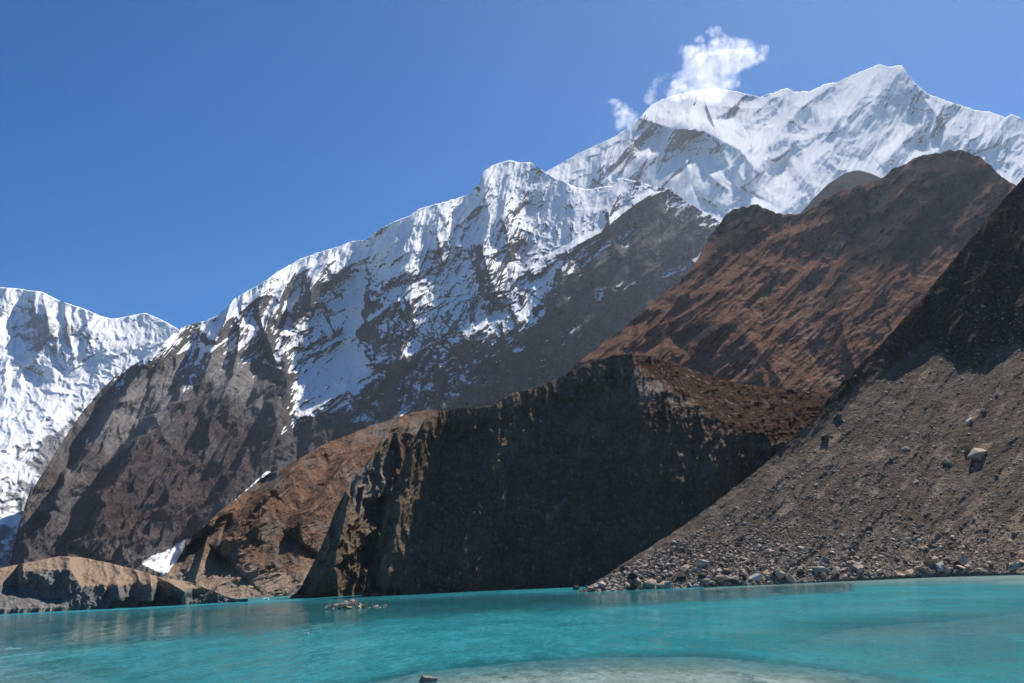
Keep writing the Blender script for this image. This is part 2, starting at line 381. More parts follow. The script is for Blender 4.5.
# ---- C: the snow-streaked middle massif
cc = curve([(8, 575), (14, 545), (20, 520), (30, 492), (45, 470), (60, 445), (80, 415), (100, 391), (115, 376), (140, 361), (160, 347), (172, 335), (180, 328), (192, 324),
            (205, 321), (215, 317), (228, 307), (234, 299), (245, 292), (255, 287), (270, 277), (285, 267), (300, 259), (320, 252), (340, 246), (352, 241), (366, 240),
            (380, 229), (395, 221), (410, 216), (418, 209), (440, 203), (455, 199), (470, 194), (478, 184), (484, 171), (492, 165), (510, 160),
            (520, 163), (530, 162), (537, 167), (546, 173), (560, 180), (575, 187), (588, 190), (600, 187), (612, 186), (622, 178), (640, 182), (655, 187),
            (668, 188), (680, 197), (695, 207), (712, 216), (740, 236), (800, 290), (840, 330)])
def sculpt_c(px, py, v):
    A = lambda *a: ridge(px, py, *a)
    s = A([(352, 242), (358, 280), (352, 320), (300, 360), (255, 420), (215, 480), (120, 555)], .028, 60, 24)
    s += A([(228, 308), (215, 345), (150, 420), (95, 490), (60, 560)], .026, 55, 22)
    s += A([(160, 347), (110, 410), (80, 470), (60, 500)], .02, 40, 18)
    s += A([(285, 290), (270, 340), (275, 400), (258, 460), (200, 520)], .016, 40, 16)
    s += A([(510, 160), (492, 205), (455, 260), (420, 305), (402, 328)], .022, 70, 40)
    s += A([(418, 210), (405, 260), (360, 300)], .012, 35, 35)
    s += A([(540, 168), (545, 215), (500, 265), (470, 300), (440, 345)], .026, 45, 24)
    s += A([(622, 180), (605, 235), (560, 285), (500, 340), (450, 400), (400, 440)], .06, 90, 50)
    s += A([(660, 188), (655, 240), (610, 300), (560, 350)], .04, 40, 40)
    s += A([(500, 210), (485, 260), (492, 300)], .02, 20, 22)
    s -= A([(385, 225), (372, 270), (345, 345), (300, 410), (280, 450)], .022, 40, 45)
    lf = poly(px, py, [(10, 600), (15, 490), (80, 400), (180, 330), (240, 320), (285, 350), (290, 440), (200, 570)], 24)
    for g in ([(129, 368), (117, 392), (103, 418), (90, 450)], [(147, 389), (133, 425), (114, 464), (95, 490)], [(205, 392), (165, 425), (129, 462), (77, 507), (66, 550)],
              [(196, 345), (190, 375), (196, 398)], [(262, 340), (250, 400), (215, 450), (190, 500)]):
        s -= ridge(px, py, g, .026, 10, 32)
    s += spurs(px, py, 40, 3, [(180, 335), (240, 305), (300, 270), (352, 250), (430, 215), (510, 175), (580, 195), (660, 195), (700, 215)], 30, 95, .027, 18)
    s += spurs(px, py, 46, 4, [(100, 420), (170, 380), (250, 350), (330, 320), (420, 280), (500, 250), (580, 240), (660, 230)], 32, 85, .017, 15) * (1 - .6 * lf)
    s += spurs(px, py, 34, 5, [(60, 480), (150, 430), (240, 400), (330, 400), (420, 350), (500, 320), (600, 290)], 30, 80, .015, 14) * (1 - .6 * lf)
    left = poly(px, py, [(10, 600), (15, 490), (80, 400), (180, 330), (240, 320), (285, 350), (290, 440), (200, 570)], 20)
    s += A([(218, 338), (203, 380), (165, 412), (125, 457), (92, 507), (72, 545)], .062, 120, 13) + A([(158, 350), (122, 395), (96, 440), (50, 505)], .034, 55, 11)
    s += A([(298, 300), (282, 345), (288, 395), (268, 450), (205, 530)], .034, 40, 12) + A([(240, 320), (236, 370), (205, 430), (150, 510)], .03, 50, 10)
    def slabs(lam, amp, ang, seed):
        a = R(ang); wx = px + 14 * fbm(px / 60, py / 60, 3, seed) + 4 * fbm(px / 14, py / 14, 4, seed + 1)
        q = (wx * math.cos(a) + py * math.sin(a)) / lam + .35 * fbm(px / 90, py / 30, 2, seed + 2); f = q - np.floor(q)
        k = .6 + .8 * hash2(np.floor(q), np.floor(q) * 0, seed)
        return amp * k * np.where(f < .86, f / .86, (1 - f) / .14)
    s += left * (slabs(46, .036, 34, 201) + slabs(17, .010, 42, 205) + rough(px, py, 35, 12, 1.3, 40, 7, 5, .12, .85, .6))
    up_ = poly(px, py, [(350, 235), (420, 205), (480, 165), (540, 160), (560, 250), (520, 320), (400, 340), (360, 300)], 25)
    s += up_ * rough(px, py, 37, 9, 1.9, 20, 6, 4, .15, .8, .55)
    s += (1 - .72 * lf) * rough(px, py, 31, 52, 1.2, 38, 1.8, 8, .35, .7, .6)
    s += (1 - .3 * lf) * rough(px, py, 33, 11, .9, 14, 2.6, 4, .35, .8, .6)
    return s
def masks_c(px, py, v, N, P):
    n = fbm(px / 34, py / 34, 5, 79); n2 = fbm(px / 9, py / 9, 3, 80)
    # the snow line climbs to the right
    line = np.interp(px, [0, 178, 230, 300, 350, 420, 500, 560, 620, 700, 760], [300, 352, 372, 350, 370, 372, 348, 318, 282, 262, 250])
    s = .19 + .0065 * (line - py) + 2.1 * (N[..., 2] - .57) + .5 * n + .2 * n2 + .30 * CONC
    s = np.minimum(s, 1.0 + .9 * (N[..., 2] - .45) + .25 * n)
    A = lambda pts, a, b=None, soft=.6: stroke(px, py, pts, a, b, soft)
    s += .8 * A([(228, 305), (260, 284), (300, 263), (350, 248)], 9, 6)                                  # snow cap of the left crest
    s += .9 * poly(px, py, [(366, 240), (395, 222), (425, 218), (418, 262), (392, 285), (374, 268)], 8)  # fluted face
    s += .6 * A([(418, 210), (470, 194)], 7, 5)
    s += 1.25 * poly(px, py, [(352, 338), (366, 345), (370, 372), (350, 396), (325, 412), (300, 425), (286, 440), (284, 432), (292, 395), (300, 372), (325, 352)], 7)
    s += .8 * A([(360, 250), (356, 300), (348, 340)], 5, 8)
    s += .9 * A([(286, 430), (272, 465), (255, 485)], 3.2, 2.0)
    s -= .55 * poly(px, py, [(556, 300), (600, 245), (640, 205), (700, 215), (700, 260), (660, 300), (600, 330)], 20)
    s += .55 * A([(600, 292), (650, 285), (695, 262)], 7, 4)
    s -= .8 * poly(px, py, [(178, 360), (240, 370), (290, 380), (270, 450), (200, 560), (0, 600), (30, 480)], 20)
    s += .5 * A([(175, 340), (140, 362)], 5, 4) + .6 * A([(215, 330), (196, 375), (182, 398)], 6, 3)
    s -= 1.2 * sst(-20, 70, py - line - 55)
    s = np.maximum(s, 1.25 * poly(px, py, [(143, 563), (152, 557), (165, 553), (176, 546), (184, 541), (180, 560), (178, 571), (165, 573)], 4))
    s = np.maximum(s, 1.3 * stroke(px, py, [(268, 474), (255, 485), (240, 498), (230, 507)], 2.6, 1.2))
    veg = np.clip(.12 + .5 * fbm(px / 45, py / 45, 4, 81) + .35 * sst(380, 470, py) + .3 * N[..., 2] - .2, 0, 1)
    brown = poly(px, py, [(205, 385), (285, 440), (250, 480), (180, 548), (70, 545), (92, 507), (125, 457)], 12)
    veg = np.clip(veg + .22 * brown, 0, 1)
    pale = -.5 * brown + .75 * poly(px, py, [(100, 390), (175, 345), (225, 330), (270, 340), (280, 400), (240, 450), (110, 470), (70, 440)], 25)
    return {'snow': s, 'veg': veg, 'pale': pale}
mC = mountain_mat('middle_massif_rock_snow', 3.0, ((.052, .046, .045), (.090, .080, .077), (.15, .136, .13)), veg=((.066, .047, .041), (.095, .070, .061), (.040, .032, .030)), palec=(.19, .173, .163), snow_soft=.15, bump=.75)
def slope_c(px, py, v):
    return .90 - .22 * poly(px, py, [(352, 330), (372, 345), (370, 375), (325, 415), (286, 445), (282, 432), (300, 370)], 10) + .06 * sst(330, 190, py) + .8 * poly(px, py, [(18, 570), (24, 515), (45, 490), (62, 500), (66, 560)], 6) + .16 * poly(px, py, [(172, 377), (205, 385), (285, 440), (250, 480), (180, 548), (70, 535), (95, 489)], 12) - .22 * poly(px, py, [(20, 600), (20, 480), (110, 370), (240, 330), (285, 360), (280, 450), (200, 560)], 30) + .45 * poly(px, py, [(372, 400), (390, 350), (450, 335), (560, 300), (660, 290), (560, 400), (400, 430)], 24) + .35 * poly(px, py, [(570, 290), (610, 230), (640, 195), (690, 205), (730, 240), (690, 280)], 18)
oC, _ = massif('snowy_mountain', 6, 830, 1080, 520, curve([(0, 588), (300, 560), (840, 470)]), cc,
            curve([(0, 1120), (300, 1480), (840, 1650)]), slope_c, mC, sculpt_c, masks_c, (1.6, 8), 7, back=2.4)
tag(oC, 'dark rock mountain streaked with snow, between the glacier and the brown ridge', 'mountain', kind='structure')

# ---- D: lower brown and talus slopes below the massif
cd = curve([(120, 600), (150, 585), (168, 572), (180, 556), (195, 533), (225, 508), (260, 478), (290, 463), (330, 441), (380, 424), (415, 411), (432, 409), (445, 416), (480, 436), (540, 470), (620, 500), (700, 520)])
def sculpt_d(px, py, v):
    A = lambda *a: ridge(px, py, *a)
    s = A([(300, 462), (262, 500), (238, 525), (215, 550)], .08, 80, 11)
    s += A([(400, 424), (345, 460), (322, 495), (290, 535)], .08, 80, 12)
    s += A([(345, 540), (318, 570), (290, 600)], .03, 30, 12)
    s += spurs(px, py, 30, 9, [(190, 545), (260, 485), (330, 450), (420, 420)], 48, 80, .018, 12)
    s += rough(px, py, 41, 34, 1.1, 45, 2.4, 7, .3, .7, .58) + rough(px, py, 42, 8, .6, 40, 3, 3, .3, .7)
    return s
def masks_d(px, py, v, N, P):
    n = fbm(px / 26, py / 26, 4, 82)
    veg = np.clip(.62 + .6 * n, 0, 1)
    pale = .9 * sst(520, 600, py + 18 * n - .1 * (px - 250)) + .35 * poly(px, py, [(330, 445), (430, 408), (440, 420), (350, 462)], 8)
    return {'veg': veg, 'pale': pale}
mD = mountain_mat('brown_talus_rock', 1.1, ((.085, .066, .055), (.14, .108, .088), (.20, .16, .13)),
                  veg=((.15, .088, .058), (.21, .135, .092), (.085, .056, .042)), bump=.7, palec=(.27, .20, .15))
oD, _ = massif('brown_talus_slope', 118, 700, 760, 330, curve([(100, 612), (250, 603), (300, 600), (700, 560)]), cd, curve([(100, 330), (200, 330), (300, 345), (420, 420), (700, 560)]),
            lambda px, py, v: .54 + .24 * sst(.3, 1, v), mD, sculpt_d, masks_d, (5, 30), 9)
tag(oD, 'brown and tan talus slopes dropping to the lake left of the dark cliff', 'hillside', kind='structure')

# ---- E: the red-brown ridge, and a dark hump behind it
ce = curve([(480, 440), (520, 415), (540, 395), (560, 378), (600, 346), (640, 313), (680, 281), (700, 256), (712, 232), (726, 214), (742, 206), (757, 204), (770, 210), (790, 215),
            (802, 213), (815, 206), (840, 191), (865, 183), (882, 178), (895, 168), (915, 158), (935, 153), (960, 150), (978, 156), (992, 167), (1003, 177), (1015, 187),
            (1050, 212), (1200, 290)])
def sculpt_e(px, py, v):
    A = lambda *a: ridge(px, py, *a)
    s = A([(815, 207), (775, 250), (745, 300), (700, 345), (640, 380), (560, 430)], .03, 100, 50)
    s += A([(752, 205), (728, 240), (690, 285), (650, 330), (590, 380)], .018, 60, 30)
    s += A([(880, 180), (850, 225), (815, 262), (795, 300), (760, 345), (735, 385), (700, 420)], .024, 80, 36)
    s += A([(960, 152), (915, 215), (880, 265), (860, 320), (850, 370)], .03, 90, 46)
    s += A([(700, 320), (735, 325), (760, 350), (790, 395)], .03, 25, 30)
    s += A([(935, 155), (895, 200), (845, 225)], .04, 35, 30)
    s -= A([(905, 170), (850, 240), (815, 290), (808, 340), (830, 400)], .05, 40, 40)
    s += spurs(px, py, 40, 6, [(700, 265), (750, 220), (800, 225), (880, 190), (960, 165), (1010, 195)], 44, 110, .012, 16)
    s += spurs(px, py, 40, 7, [(560, 385), (640, 325), (720, 270), (800, 270), (880, 250), (950, 230)], 46, 100, .012, 12)
    s += spurs(px, py, 30, 8, [(640, 360), (720, 320), (800, 310), (860, 320)], 40, 80, .011, 10)
    s += rough(px, py, 54, 22, .85, 47, 5, 6, .2, .8, .6) + rough(px, py, 53, 8, 1.9, 46, 6, 4, .12, .8, .55) * (.35 + .65 * poly(px, py, [(550, 390), (640, 310), (730, 230), (800, 250), (790, 380), (700, 430)], 40))
    s += rough(px, py, 57, 34, 1.3, 40, 2.4, 6, .3, .8, .6) * sst(300, 220, py) + rough(px, py, 56, 15, 2.2, 30, 2, 6, .4, .7, .6) * sst(300, 220, py)
    s += rough(px, py, 51, 40, .62, 48, 2.2, 8, .3, .65, .6) + rough(px, py, 52, 10, 1.3, 45, 3, 4, .3, .8, .6)
    return s
def masks_e(px, py, v, N, P):
    n = fbm(px / 40, py / 40, 4, 83); n2 = fbm((px * .7 + py * .7) / 9, (py * .7 - px * .7) / 50, 4, 84)
    veg = np.clip(.95 + .5 * n + .55 * n2 - .35 * (1 - sst(215, 265, py - .05 * (px - 750))), 0, 1)
    veg -= .7 * poly(px, py, [(690, 285), (712, 228), (742, 204), (775, 212), (740, 250), (715, 285)], 16)
    veg -= .75 * poly(px, py, [(880, 180), (915, 156), (960, 150), (1000, 172), (960, 195), (930, 185)], 18)
    veg -= .6 * poly(px, py, [(690, 320), (760, 310), (740, 340), (670, 345)], 14)
    veg -= .6 * poly(px, py, [(850, 210), (950, 195), (930, 260), (860, 290), (830, 320), (810, 300)], 22)
    pale = .55 * stroke(px, py, [(885, 190), (840, 245), (815, 285), (808, 330), (830, 380), (840, 400)], 4, 12)
    pale += .5 * poly(px, py, [(560, 380), (680, 285), (720, 270), (700, 310), (600, 378)], 18)
    return {'veg': veg, 'pale': pale * .9}
mE = mountain_mat('red_brown_ridge', 1.7, ((.030, .023, .020), (.048, .036, .030), (.078, .058, .046)),
                  veg=((.165, .086, .057), (.22, .124, .084), (.085, .050, .038)), bump=.7)
oE, _ = massif('brown_ridge', 490, 1180, 900, 400, curve([(480, 470), (1200, 450)]), ce, curve([(480, 700), (700, 640), (1200, 560)]),
            lambda px, py, v: .77 + .20 * sst(290, 190, py), mE, sculpt_e, masks_e, (5.0, 14), 11)
tag(oE, 'red brown grassy ridge in front of the highest snow peak', 'mountain', kind='structure')
ce2 = curve([(750, 250), (780, 228), (800, 214), (812, 200), (828, 184), (845, 173), (858, 170), (870, 173), (885, 180), (920, 205), (960, 240)])
oE2, _ = massif('dark_knoll', 752, 958, 210, 110, curve([(740, 300), (960, 300)]), ce2, curve([(740, 1750), (960, 1750)]), lambda px, py, v: 1.0 + 0 * px, mE,
             lambda px, py, v: rough(px, py, 55, 40, .9, 40, 2, 6), lambda px, py, v, N, P: {'veg': .25 + .4 * fbm(px / 30, py / 30, 4, 88)}, (.7, 9), 13)
tag(oE2, 'small dark rounded knoll against the snow behind the brown ridge', 'hill', kind='structure')

# ---- F: the dark moraine cliff across the lake and its spur
cf = curve([(360, 600), (368, 580), (376, 552), (384, 515), (393, 488), (403, 465), (413, 443), (424, 419), (440, 411), (460, 408), (480, 408), (494, 405), (506, 397), (515, 392),
            (535, 388), (555, 380), (570, 371), (590, 362), (612, 356), (632, 353), (648, 356), (670, 362), (700, 372), (740, 384), (780, 388), (820, 392), (900, 400), (1000, 410)])
def brow_f(px): return np.interp(px, [360, 424, 500, 570, 620, 660, 700, 720, 760, 800, 860, 1000], [600, 430, 412, 385, 362, 385, 415, 430, 445, 450, 450, 450])
def slope_f(px, py, v):
    top = sst(0, 14, brow_f(px) + 9 * fbm(px / 16, py / 16, 4, 64) - py)                    # above the brow: gentle brown top
    right = sst(630, 700, px)
    face = poly(px, py, [(628, 368), (655, 366), (690, 388), (708, 412), (688, 424), (655, 405)], 8)
    return (1.9 - .95 * face + .3 * fbm(px / 30, py / 60, 3, 60)) * (1 - top) + top * (1.25 * (1 - right) + .62 * right)
def sculpt_f(px, py, v):
    A = lambda *a: ridge(px, py, *a)
    s = A([(632, 355), (640, 400), (655, 470), (650, 560)], .05, 70, 50)
    s += A([(520, 392), (500, 450), (470, 520), (450, 590)], .035, 40, 50)
    s += A([(720, 425), (712, 480), (700, 560)], .035, 40, 40)
    s += A([(425, 420), (405, 480), (385, 590)], .05, 25, 50)
    br = np.exp(-np.abs(py - brow_f(px) - 12) / 26)
    s += rough(px, py, 61, 17, 2.4, 4, 3.2, 6, .3, .85, .6) * br
    pl = sst(0, 20, brow_f(px) - py) * sst(630, 690, px)
    s += pl * (rough(px, py, 65, 26, 1.3, 50, 1.6, 6, .4, .6, .6) + rough(px, py, 68, 6, 1.0, 0, 1, 3))
    s += rough(px, py, 69, 13, 1.0, 4, 5, 5, .3, .8, .55) * sst(10, 60, py - brow_f(px)) + rough(px, py, 60, 22, .6, 86, 5, 4, .3, .5)
    s += rough(px, py, 62, 38, 1.1, 6, 3.0, 8, .3, .6, .6) + rough(px, py, 63, 6, .7, 0, 1.5, 3, .3, .3)
    return s
def masks_f(px, py, v, N, P):
    top = sst(-4, 16, brow_f(px) - py) * sst(610, 650, px)
    n = fbm(px / 18, py / 18, 4, 85)
    veg = np.clip(top * (.95 + .9 * n), 0, 1)
    pale = .55 * poly(px, py, [(615, 370), (650, 372), (690, 392), (706, 412), (690, 420), (660, 405), (630, 400)], 10) * (.6 + .8 * fbm(px / 6, py / 20, 3, 86) + .3)  # eroded face, lightened where it turns to the sun: light put into the colour
    pale = pale + .38 * np.clip(fbm(px / 9, py / 70, 4, 90) + .15, 0, 1) * 2 * (1 - top)
    return {'veg': veg, 'pale': pale}
mF = mountain_mat('dark_moraine_till', .30, ((.100, .070, .048), (.138, .099, .069), (.19, .143, .103)),
                  veg=((.072, .042, .031), (.098, .060, .045), (.045, .031, .025)), bump=.9, nz=.8, stones=.45)
oF, dF = massif('moraine_cliff', 358, 1000, 900, 420, curve([(340, 606), (375, 600), (590, 588), (1000, 566)]), cf, curve([(340, 222), (590, 242), (820, 250), (1000, 260)]),
            slope_f, mF, sculpt_f, masks_f, (1.6, 6), 15, back=.8)
tag(oF, 'tall dark moraine cliff with a jagged brow rising from the lake', 'cliff', kind='structure')
cf2 = curve([(285, 603), (300, 588), (312, 566), (325, 538), (335, 512), (345, 492), (355, 477), (368, 461), (378, 448), (386, 439), (394, 433), (404, 431), (418, 436), (440, 450), (470, 500)])
def sculpt_f2(px, py, v):
    s = ridge(px, py, [(388, 438), (365, 470), (350, 495), (335, 560), (325, 600)], .07, 30, 40)
    s += rough(px, py, 66, 18, 2.1, 12, 2.5, 6, .3, .8) + rough(px, py, 67, 5, .5, 0, 1.5, 3)
    return s
def masks_f2(px, py, v, N, P):
    return {'veg': .4 * poly(px, py, [(350, 440), (420, 430), (420, 470), (360, 520), (345, 500)], 10), 'pale': .85 * poly(px, py, [(350, 465), (400, 440), (395, 485), (365, 520), (345, 515)], 12)}  # pale paints the sunlit flank lighter, on top of its gentler slope
oF2, _ = massif('moraine_spur', 287, 465, 300, 300, curve([(280, 606), (470, 600)]), cf2, curve([(280, 256), (470, 262)]),
             lambda px, py, v: 1.4 - .45 * poly(px, py, [(345, 470), (385, 440), (420, 440), (395, 490), (365, 525), (335, 520)], 10), mF, sculpt_f2, masks_f2, (4.0, 13), 17)
tag(oF2, 'narrow moraine spur with a sunlit brown flank left of the dark cliff', 'cliff', kind='structure')

# ---- G: low moraine mound on the left shore
cg = curve([(-160, 590), (-60, 576), (0, 568), (30, 562), (60, 556), (80, 557), (110, 563), (140, 571), (160, 577), (190, 582), (210, 590), (228, 597), (250, 603)])
def slope_g(px, py, v):
    lowcliff = 1 - sst(20, 24, hz(px) + 12 - py + 3 * fbm(px / 30, px * 0, 2, 70)) 
    face = poly(px, py, [(22, 571), (70, 571), (82, 590), (70, 600), (20, 594)], 2)
    return .30 + 1.3 * np.clip(lowcliff * sst(60, 90, px) * .8 + face, 0, 1)
def sculpt_g(px, py, v):
    A = lambda *a: ridge(px, py, *a)
    s = A([(150, 574), (152, 590), (150, 603)], .04, 6, 18) + A([(165, 580), (185, 592), (180, 603)], .03, 8, 22)
    s += A([(118, 584), (120, 602)], .03, 6, 10)
    s += rough(px, py, 73, 28, .7, 20, 1, 5, .3, .7) + rough(px, py, 71, 12, 1.1, 10, 1.2, 6, .3, .6) + rough(px, py, 72, 5, .7, 0, 1.5, 3)
    return s
def masks_g(px, py, v, N, P):
    n = fbm(px / 14, py / 10, 4, 87)
    lowg = sst(583, 592, py - .02 * (px - 100) + 5 * n)
    face = poly(px, py, [(22, 571), (70, 571), (82, 590), (70, 600), (20, 594)], 3)
    return {'veg': np.clip(.9 - lowg - face, 0, 1), 'pale': .75 * (1 - np.clip(lowg + face, 0, 1)) + .25}
mG = mountain_mat('moraine_mound', .30, ((.095, .09, .085), (.15, .142, .134), (.21, .20, .185)),
                  veg=((.15, .105, .075), (.22, .16, .115), (.10, .072, .055)), bump=.8, nz=.6, stones=.35, palec=(.27, .195, .14))
oG, _ = massif('moraine_mound', -160, 248, 560, 130, curve([(-180, 618), (0, 609.5), (120, 605), (250, 599)]), cg, curve([(-180, 190), (0, 205), (250, 232)]),
            slope_g, mG, sculpt_g, masks_g, (.7, 5), 19)
tag(oG, 'low tan and grey moraine mound on the left lake shore', 'mound', kind='structure')

# ---- H: the near scree slope on the right
ch = curve([(574, 594), (582, 590), (596, 582), (612, 571), (640, 553), (680, 528), (720, 499), (760, 468), (790, 442), (812, 420), (826, 402), (842, 382), (860, 366), (885, 340), (920, 300), (960, 252), (1000, 203),
            (1024, 177), (1060, 140), (1150, 60), (1300, -60)])
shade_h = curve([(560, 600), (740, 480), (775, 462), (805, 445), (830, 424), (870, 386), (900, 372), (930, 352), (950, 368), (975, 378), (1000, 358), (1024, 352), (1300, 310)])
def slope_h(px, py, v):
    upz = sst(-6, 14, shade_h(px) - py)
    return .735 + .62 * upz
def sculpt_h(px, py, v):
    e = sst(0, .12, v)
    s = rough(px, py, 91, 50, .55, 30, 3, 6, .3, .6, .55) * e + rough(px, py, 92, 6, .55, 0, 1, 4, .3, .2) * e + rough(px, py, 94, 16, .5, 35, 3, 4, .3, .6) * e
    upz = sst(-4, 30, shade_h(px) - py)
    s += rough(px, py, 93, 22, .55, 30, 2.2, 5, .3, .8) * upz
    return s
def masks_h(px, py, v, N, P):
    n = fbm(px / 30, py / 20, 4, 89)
    upz = sst(-10, 25, shade_h(px) - py + 12 * n)  # above the shade line the veg slot darkens the scree: shade put into the colour
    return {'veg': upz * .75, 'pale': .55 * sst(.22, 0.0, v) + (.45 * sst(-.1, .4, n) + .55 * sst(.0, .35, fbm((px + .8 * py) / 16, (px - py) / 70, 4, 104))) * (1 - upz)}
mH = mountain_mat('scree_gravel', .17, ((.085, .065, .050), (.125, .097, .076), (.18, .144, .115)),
                  veg=((.080, .058, .040), (.11, .082, .058), (.052, .040, .030)), bump=1.0, nz=.8, stones=.4, palec=(.25, .19, .14))  # veg here is the darker tone painted on the shaded upper slope
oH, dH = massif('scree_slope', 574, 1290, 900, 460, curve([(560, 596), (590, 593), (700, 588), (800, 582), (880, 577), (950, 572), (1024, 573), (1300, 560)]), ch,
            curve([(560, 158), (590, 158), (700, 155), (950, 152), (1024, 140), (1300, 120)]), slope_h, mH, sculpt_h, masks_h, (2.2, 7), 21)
tag(oH, 'near grey scree slope falling to the lake on the right', 'scree slope', kind='structure')

# ------------------------------------------------------------------ lake bed, lake, valley floor
ys = np.concatenate([np.linspace(-60, 12, 37), np.geomspace(13, 420, 360)])
nc = 420
tx = np.linspace(-1, 1, nc)
X = tx[None] * (40 + np.maximum(ys, 0)[:, None] * 1.05); Y = np.repeat(ys[:, None], nc, 1)
def lake_depth(X, Y):
    P = np.stack([X, np.maximum(Y, 14), 0 * X], -1); px, py = proj(P)
    n = fbm(X / 9, Y / 9, 4, 95); n2 = fbm(X / 2.2, Y / 2.2, 4, 96)
    px = px + 30 * fbm(X / 14, Y / 14, 3, 97); py = py + 5 * fbm(X / 10, Y / 16, 4, 98)
    bank = poly(px, py, [(280, 780), (340, 694), (430, 676), (520, 665), (600, 660), (700, 661), (790, 670), (900, 690), (1020, 780)], 20)
    b1 = .80 * sst(.02, .9, bank)
    b2 = .33 * stroke(px, py, [(640, 648), (740, 640), (830, 635), (930, 629), (1100, 618)], 2, 13, 2.2) * sst(620, 860, px)
    b3 = .55 * poly(px, py, [(-90, 780), (-90, 662), (60, 672), (190, 692), (300, 780)], 26)
    b4 = .70 * stroke(px, py, [(700, 589), (850, 580), (960, 574), (1100, 576)], 1.5, 8, 1.6)
    b5 = .22 * stroke(px, py, [(780, 662), (1000, 664), (1100, 672)], 4, 16, 2.2) * sst(760, 900, px)
    bb = np.clip(1 - (1 - b1) * (1 - b2) * (1 - b3) * (1 - b4) * (1 - b5) + .05 * n, 0, .80)
    silt = 1 - bb; d = .10 + .05 * n + 2.9 * sst(.72, 1.0, silt)
    near = sst(24, 2, Y + .12 * np.abs(X)); d = d * (1 - near) - near * (1.0 + .35 * np.clip(-Y, 0, 60) ** .7)
    return np.where(near > .25, d, np.maximum(d, .04)), silt
D0, SILT = lake_depth(X, Y)
bed = NB('lake_bed_gravel'); p = bed.obj()
f1 = bed.noise(p, 5.5, 4, .7); f2 = bed.noise(p, .8, 4, .6)
vor = bed.n('ShaderNodeTexVoronoi'); bed.l(p, vor.inputs['Vector']); vor.inputs['Scale'].default_value = 7
cbed = bed.mix(bed.math('MULTIPLY', vor.outputs['Color'], .6), bed.ramp(bed.math('ADD', bed.math('MULTIPLY', f1, .6), bed.math('MULTIPLY', f2, .4)), [(.35, (.20, .185, .16)), (.5, (.38, .36, .32)), (.65, (.56, .54, .49))]), (.42, .40, .35))
bed.l(bed.bsdf(cbed, .8, bed.bump(vor.outputs['Distance'], .05, .6)), bed.out.inputs['Surface'])
V = np.stack([X, Y, -D0], -1)
ob = mesh_np('lake_bed', V.reshape(-1, 3), grid_quads(len(ys), nc), bed.m)
tag(ob, 'pale gravel bed of the lake seen through the shallows', 'lake bed', kind='structure')

wat = NB('glacial_water'); p = wat.obj()
calm = wat.attr('ruf')
def wcol(rot, scale, sz, det):
    nd = wat.n('ShaderNodeTexNoise'); wat.l(wat.mapping(p, scale, (0, 0, rot)), nd.inputs['Vector'])
    nd.inputs['Scale'].default_value = sz; nd.inputs['Detail'].default_value = det; nd.inputs['Roughness'].default_value = .6
    v = wat.n('ShaderNodeVectorMath', operation='SUBTRACT'); wat.l(nd.outputs['Color'], v.inputs[0]); v.inputs[1].default_value = (.5, .5, .5)
    return v.outputs[0]
def vadd(*vs_):
    r = vs_[0]
    for v in vs_[1:]:
        n_ = wat.n('ShaderNodeVectorMath', operation='ADD'); wat.l(r, n_.inputs[0]); wat.l(v, n_.inputs[1]); r = n_.outputs[0]
    return r
vk = wat.n('ShaderNodeVectorMath', operation='SCALE')
wat.l(vadd(wcol(.12, (1, .3, 1), .8, 3), wcol(-.1, (1, .35, 1), 2.4, 4), wcol(-.3, (1, .8, 1), 5.5, 3)), vk.inputs[0])
wat.l(wat.math('ADD', wat.math('MULTIPLY', calm, .50), .06), vk.inputs['Scale'])
vm = wat.n('ShaderNodeVectorMath', operation='MULTIPLY'); wat.l(vk.outputs[0], vm.inputs[0]); vm.inputs[1].default_value = (1, 1, 0)
vz = wat.n('ShaderNodeVectorMath', operation='ADD'); wat.l(vm.outputs[0], vz.inputs[0]); vz.inputs[1].default_value = (0, 0, 1)
bw = wat.n('ShaderNodeVectorMath', operation='NORMALIZE'); wat.l(vz.outputs[0], bw.inputs[0])
turb = wat.attr('turb')
milk = wat.n('ShaderNodeBsdfDiffuse'); 
sedi = wat.noise(wat.mapping(p, (1, .45, 1), (0, 0, .1)), .16, 5, .65, .5)
wat.l(wat.ramp(sedi, [(.3, (.017, .153, .180)), (.5, (.025, .192, .223)), (.7, (.043, .232, .26))]), milk.inputs[0])
tr = wat.n('ShaderNodeBsdfTransparent'); tr.inputs[0].default_value = (.85, .96, .96, 1)
body = wat.n('ShaderNodeMixShader'); wat.l(turb, body.inputs[0]); wat.l(tr.outputs[0], body.inputs[1]); wat.l(milk.outputs[0], body.inputs[2])
wat.l(bw.outputs[0], milk.inputs['Normal']); gl = wat.n('ShaderNodeBsdfGlossy'); gl.inputs['Roughness'].default_value = .07; wat.l(bw.outputs[0], gl.inputs['Normal'])
fr = wat.n('ShaderNodeFresnel'); fr.inputs[0].default_value = 1.33; wat.l(bw.outputs[0], fr.inputs[1])
frc = wat.math('MULTIPLY', fr.outputs[0], wat.math('SUBTRACT', .92, wat.math('MULTIPLY', calm, .40)))
sh = wat.n('ShaderNodeMixShader'); wat.l(frc, sh.inputs[0]); wat.l(body.outputs[0], sh.inputs[1]); wat.l(gl.outputs[0], sh.inputs[2])
wat.l(sh.outputs[0], wat.out.inputs['Surface'])
m = ys > -20
Xw, Yw = X[m], Y[m]
turbv = np.clip(SILT[m], 0, 1)
pxw, pyw = proj(np.stack([Xw, np.maximum(Yw, 14), 0 * Xw], -1))
wv = 4 * fbm(Xw / 25, Yw / 40, 4, 101) + 1.2 * fbm(Xw / 6, Yw / 14, 3, 102)
